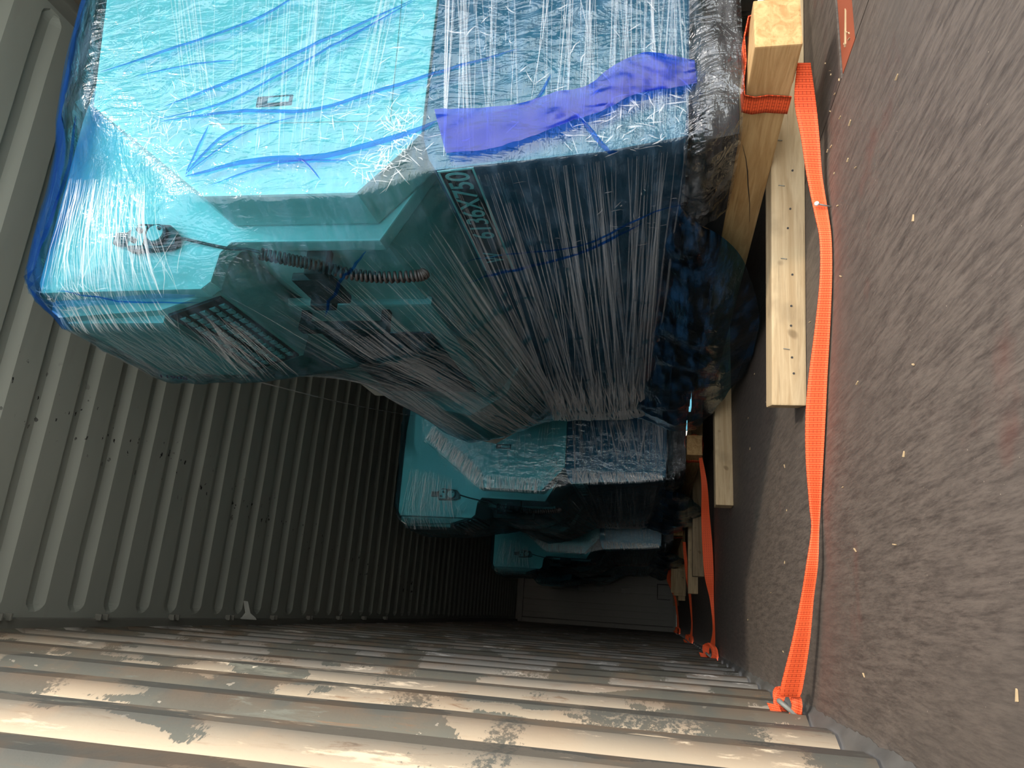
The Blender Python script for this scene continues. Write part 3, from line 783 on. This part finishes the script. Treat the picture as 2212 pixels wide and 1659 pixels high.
# over the control column: dense white streaks
fan(white, [(1.26, 1.60, 1.95), (1.22, 1.60, 1.62)], [(.93, 1.62, 2.02), (.93, 1.62, 1.66)], 75, .0006, .0018, .12, True, .006)
fan(white, [(1.30, 1.58, 1.80), (1.15, 1.58, 1.54)], [(.93, 1.62, 1.92), (.94, 1.62, 1.60)], 30, .0005, .0014, .3, False, .006)
fan(white, [(.935, 1.61, 2.02), (.935, 1.61, 1.68)], [(.872, 1.72, 2.02), (.90, 1.72, 1.68)], 60, .0006, .0018, .06, True, .004)
# column front, running inwards
fan(faint, [(.88, 1.66, 2.02), (.92, 1.66, 1.56)], [(.86, 2.20, 2.05), (.89, 2.20, 1.66)], 150, .0008, .0022, .18, False, .008)
fan(white, [(.90, 1.70, 1.64), (.93, 1.70, 1.54)], [(.86, 2.18, 1.72), (.95, 2.2, 1.55)], 45, .0006, .0016, .2, False, .008)
# end panel: faint vertical streaks
fan(faint, [(2.05, 1.436, 1.95), (1.95, 1.436, .95)], [(1.25, 1.436, 1.62), (1.12, 1.436, 1.02)], 60, .0006, .0020, .06, False, .006, 9)
# charcoal base end: bundles of clear streaks
fan(faint, [(2.0, 1.436, .93), (1.95, 1.436, .30)], [(1.19, 1.436, .86), (1.22, 1.436, .30)], 80, .0007, .0024, .06, True, .004, 8)
fan(white, [(2.0, 1.436, .93), (1.95, 1.436, .30)], [(1.19, 1.436, .86), (1.22, 1.436, .30)], 34, .0004, .0010, .08, False, .004, 7)
# base front: streaks gathering towards the far lower corner
fan(faint, [(1.15, 1.46, .88), (1.18, 1.46, .30)], [(1.15, 3.70, .88), (1.18, 3.70, .40)], 75, .0010, .0040, .10, True, .004, 9)
fan(white, [(1.15, 1.46, .86), (1.18, 1.46, .34)], [(1.15, 3.70, .86), (1.18, 3.70, .42)], 45, .0005, .0012, .16, False, .004)
fan(white, [(1.14, 2.9, .86), (1.17, 2.9, .40)], [(1.16, 3.74, .88), (1.18, 3.74, .42)], 60, .001, .003, .10, True, .004)
# diagonals across the guard front
fan(faint, [(1.00, 1.64, 1.52), (1.06, 1.60, 1.06), (1.13, 1.60, .90)], [(1.00, 3.40, 1.10), (1.14, 3.70, .90), (1.16, 3.70, .80)], 170, .001, .003, .12, False, .012)
fan(white, [(.95, 1.70, 1.52), (1.05, 1.66, 1.04)], [(1.05, 3.60, 1.06), (1.15, 3.72, .86)], 60, .0005, .0013, .12, False, .01)
fan(faint, [(.97, 2.0, 1.30), (.985, 2.0, 1.20)], [(1.05, 3.6, 1.06), (1.10, 3.6, 1.0)], 50, .001, .0035, .1, True, .006)
# long folds along the silhouette below the column
fan(faint, [(.88, 2.12, 1.80), (.95, 2.12, 1.40)], [(.98, 3.55, 1.34), (1.02, 3.60, 1.16)], 120, .0012, .004, .1, False, .01)
fan(white, [(.90, 2.20, 1.70), (.96, 2.2, 1.35)], [(.98, 3.55, 1.30), (1.02, 3.60, 1.16)], 60, .0006, .0018, .1, False, .01)
# crumples, their glints put in as short white strands
def crumple(s, c, r, n, w):
    for _ in range(n):
        p = Vector(c)+Vector((random.gauss(0, r[0]), random.gauss(0, r[1]), random.gauss(0, r[2])))
        d = Vector((random.gauss(0, 1), random.gauss(0, .3), random.gauss(0, 1))).normalized()*random.uniform(.006, .028)
        s.add(p-d, p+d, random.uniform(w*.4, w), 3, jit=.004)
crumple(white, (1.33, 1.436, 1.62), (.06, 0, .07), 90, .0014)
crumple(white, (1.26, 1.436, .97), (.05, .01, .03), 110, .0015)
crumple(white, (1.17, 1.44, 1.02), (.03, .01, .03), 70, .0016)
crumple(white, (1.30, 1.436, 1.10), (.05, .0, .10), 50, .0016)
crumple(white, (.95, 1.64, 1.98), (.02, .02, .08), 60, .0018)
crumple(white, (1.55, 1.436, .60), (.15, 0, .2), 60, .0022)
crumple(white, (1.25, 1.436, .42), (.06, 0, .1), 80, .0020)
crumple(white, (1.15, 1.75, .42), (.0, .10, .12), 40, .0016)
rim = Strands()  # bunched film at the far end, outside light glinting on it painted as white strands
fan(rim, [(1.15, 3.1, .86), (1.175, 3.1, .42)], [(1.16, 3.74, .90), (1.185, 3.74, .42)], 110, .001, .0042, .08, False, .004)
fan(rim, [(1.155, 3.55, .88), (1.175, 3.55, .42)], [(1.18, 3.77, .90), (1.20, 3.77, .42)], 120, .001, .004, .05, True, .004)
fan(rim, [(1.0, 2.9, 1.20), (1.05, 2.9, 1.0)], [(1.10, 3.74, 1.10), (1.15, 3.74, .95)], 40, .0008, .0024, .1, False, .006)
# blue folds on the end panel
FOLDS = [([(1.511,1.43,1.865),(1.575,1.43,1.646),(1.639,1.43,1.439),(1.72,1.43,1.30)], .0075), ([(1.385,1.43,1.638),(1.46,1.43,1.432),(1.55,1.43,1.227),(1.66,1.43,.99)], .0085),
 ([(1.344,1.43,1.655),(1.382,1.43,1.47),(1.483,1.43,1.28),(1.564,1.43,1.14),(1.66,1.43,.98)], .006), ([(1.337,1.43,1.64),(1.354,1.43,1.438),(1.342,1.43,1.232),(1.381,1.43,1.066),(1.434,1.43,.881),(1.48,1.43,.70)], .0085),
 ([(1.169,1.43,1.53),(1.205,1.43,1.346),(1.208,1.43,1.162),(1.255,1.43,.967),(1.29,1.43,.884)], .013), ([(1.487,1.43,1.752),(1.511,1.43,1.605),(1.516,1.43,1.456)], .004),
 ([(1.175,1.43,1.531),(1.249,1.43,1.514),(1.316,1.43,1.496)], .005), ([(1.175,1.43,1.531),(1.273,1.43,1.461),(1.309,1.43,1.391)], .007), ([(1.175,1.43,1.531),(1.282,1.43,1.398),(1.327,1.43,1.255)], .004),
 ([(1.139,1.43,1.459),(1.195,1.43,1.282),(1.191,1.43,1.088)], .004), ([(1.144,1.43,1.164),(1.191,1.43,1.208),(1.206,1.43,1.235)], .004),
 ([(1.299,1.43,.755),(1.324,1.43,.657),(1.399,1.43,.617)], .006), ([(1.271,1.43,.541),(1.2,1.43,.491),(1.156,1.43,.454)], .009),
 ([(1.145,1.835,.93),(1.145,1.849,.752),(1.145,1.843,.581),(1.145,1.77,.475),(1.145,1.718,.39),(1.145,1.685,.27)], .007), ([(1.145,1.938,.936),(1.145,1.942,.768),(1.145,1.885,.585),(1.145,1.808,.477),(1.145,1.762,.391)], .012),
 ([(1.05,1.60,1.10),(1.03,1.66,1.17),(1.02,1.72,1.23),(1.01,1.85,1.32)], .008), ([(.95,1.61,1.98),(.93,1.63,1.75),(.93,1.63,1.56)], .004), ([(1.40,1.47,1.93),(1.2,1.55,2.03),(1.0,1.60,2.08)], .02), ([(1.7,1.50,2.05),(1.45,1.55,2.08),(1.2,1.6,2.09)], .02)]
for P, wd in FOLDS: blue.poly(P, wd*.62)
for q in range(4):
    j = lambda: random.uniform(-.03, .03)
    edge.poly([(1.95, 1.47, 2.02+j()), (1.60, 1.50+j(), 2.04), (1.35, 1.54+j(), 2.06), (1.10, 1.59+j(), 2.08), (.93, 1.62, 2.07+j()), (.865, 1.70, 2.02+j())], random.uniform(.03, .06), 6)
edge.poly([(.90, 1.62, 2.05), (.915, 1.615, 1.85), (.93, 1.61, 1.56)], .012, 6)
# white strands painting the door-light glare on the other machines' film rims
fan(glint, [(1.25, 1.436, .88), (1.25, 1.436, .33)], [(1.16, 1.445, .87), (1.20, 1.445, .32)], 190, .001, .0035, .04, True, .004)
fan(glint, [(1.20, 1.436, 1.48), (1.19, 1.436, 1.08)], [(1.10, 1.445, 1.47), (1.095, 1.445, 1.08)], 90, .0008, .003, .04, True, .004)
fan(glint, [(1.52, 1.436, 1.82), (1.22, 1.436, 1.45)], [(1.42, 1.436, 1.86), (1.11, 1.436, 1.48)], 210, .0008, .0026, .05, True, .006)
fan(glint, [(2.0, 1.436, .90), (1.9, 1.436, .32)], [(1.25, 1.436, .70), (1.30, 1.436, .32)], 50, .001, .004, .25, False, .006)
white.build('film_streaks', M['crease'], film, 'stuff'); rim.build('bunched_film_glints', M['bright'], film, 'stuff')
faint.build('film_streaks', M['streak'], film, 'stuff')
blue.build('blue_folds', M['fold'], film, 'stuff'); edge.build('loose_film_edge', M['bag'], film, 'stuff')
glint_o = glint.build('film_rim_glare', M['crease'], film, 'stuff')
# doubled band of blue film across the charcoal end
top = catmull([(1.315,1.424,.893),(1.311,1.424,.801),(1.314,1.424,.70),(1.339,1.424,.603),(1.352,1.424,.528),(1.40,1.424,.476),(1.434,1.424,.392),(1.402,1.424,.288)], 8)
bot = catmull([(1.191,1.424,.852),(1.197,1.424,.747),(1.228,1.424,.64),(1.263,1.424,.546),(1.28,1.424,.494),(1.319,1.424,.422),(1.331,1.424,.339),(1.339,1.424,.283)], 8)
vs, fs = [], []; NC = 14
for i in range(len(top)):
    for c in range(NC):
        p = top[i].lerp(bot[i], c/(NC-1)); p.y -= .007*abs(noise.noise(Vector((p.x*26, p.z*14, 1))))+.004*abs(noise.noise(Vector((p.x*60, p.z*26, 1)))); vs.append(p-BASE)
for i in range(len(top)-1):
    for c in range(NC-1): fs.append((i*NC+c, i*NC+c+1, (i+1)*NC+c+1, (i+1)*NC+c))
b_ = mesh('film_band', vs, fs, M['tape'], machine, True); b_['label'] = 'deep blue doubled band of film'

# loose blue poly sheet hanging from the foot of the machine, and crumpled clear skirt
def sheet(name, cols, mat, amp, fr, parent, nj=26, k=9, label=None):
    """cols: for each station the top, middle and lower points"""
    rows = [catmull([c[i] for c in cols], k) for i in range(len(cols[0]))]
    vs, fs = [], []; n = len(rows[0])
    for i in range(n):
        col = catmull([r[i] for r in rows], nj//(len(rows)-1))
        for p in col:
            r1 = 1-abs(noise.noise(Vector(p)*fr)); r2 = noise.noise(Vector(p)*fr*2.7+Vector((3, 1, 2)))
            q = p+Vector((-.8, -.5, .1))*(amp*(r1**2-.5)+amp*.4*r2)
            if q.z < .004: q.z = .004
            vs.append(q-BASE)
    m = len(vs)//n
    for i in range(n-1):
        for j in range(m-1): fs.append((i*m+j, (i+1)*m+j, (i+1)*m+j+1, i*m+j+1))
    o = mesh(name, vs, fs, mat, parent, True)
    if label: o['label'] = label
    return o
sheet('poly_sheet', [[(1.21, 1.66, .33), (1.20, 1.70, .31), (1.215, 1.77, .285)],
                     [(1.205, 1.85, .34), (1.17, 1.88, .25), (1.19, 1.95, .145)],
                     [(1.20, 2.15, .36), (1.14, 2.17, .22), (1.17, 2.22, .062)],
                     [(1.20, 2.50, .38), (1.12, 2.50, .20), (1.17, 2.50, .020)],
                     [(1.20, 2.90, .40), (1.12, 2.90, .20), (1.17, 2.92, .012)],
                     [(1.19, 3.30, .44), (1.12, 3.30, .26), (1.17, 3.30, .06)],
                     [(1.19, 3.62, .46), (1.12, 3.66, .28), (1.17, 3.70, .115)],
                     [(1.20, 3.84, .46), (1.16, 3.93, .30), (1.19, 3.98, .15)]], M['sheet'], .034, 3.6, machine, 24, 9, 'loose dark blue plastic sheet hanging to the floor')
sheet('film_skirt', [[(1.9, 1.436, .30), (1.9, 1.42, .24), (1.9, 1.43, .19)],
                     [(1.6, 1.436, .30), (1.58, 1.41, .24), (1.60, 1.42, .185)],
                     [(1.35, 1.436, .30), (1.33, 1.40, .245), (1.36, 1.40, .185)],
                     [(1.22, 1.436, .31), (1.21, 1.41, .25), (1.27, 1.42, .185)],
                     [(1.19, 1.52, .31), (1.19, 1.51, .25), (1.25, 1.52, .18)],
                     [(1.195, 1.65, .31), (1.19, 1.65, .25), (1.25, 1.66, .18)],
                     [(1.195, 1.80, .31), (1.20, 1.82, .25), (1.26, 1.84, .18)]], M['clear'], .020, 16, machine, 20, 10, 'crumpled clear film over the foot of the machine')
# number written on the film of the column with a marker
text('11905', .045, M['ink'], film, (.843, 2.075, 1.985), (0, .30, -1), (0, -1, -.30), .85, .3)
tag(machine, 'nearest machine: big wrapped lathe with blue film and white end panel in sun', 'machine', 'film-wrapped lathes')

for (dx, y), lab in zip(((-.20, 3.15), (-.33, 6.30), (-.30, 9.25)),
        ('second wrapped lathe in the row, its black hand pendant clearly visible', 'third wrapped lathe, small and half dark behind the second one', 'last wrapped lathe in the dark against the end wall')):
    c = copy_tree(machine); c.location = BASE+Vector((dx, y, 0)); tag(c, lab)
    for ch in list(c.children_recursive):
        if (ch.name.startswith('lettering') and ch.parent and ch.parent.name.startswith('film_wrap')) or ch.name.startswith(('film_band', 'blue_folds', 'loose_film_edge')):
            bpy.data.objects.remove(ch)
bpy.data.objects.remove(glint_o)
# a torn strip of film stretched from the first machine to the second
A = catmull([(.872, 2.15, 1.735), (1.10, 3.2, 1.94), (1.24, 3.9, 1.97), (1.40, 4.66, 1.985)], 8)
tag(ribbon('film_tail', A, [p+Vector((0, .003, .016)) for p in A], M['crease'], None, .001, 1, (0, 0, 0), 3), 'thin clear film strip stretched from the nearest machine to the second one', 'film strip')
bpy.context.view_layer.update()
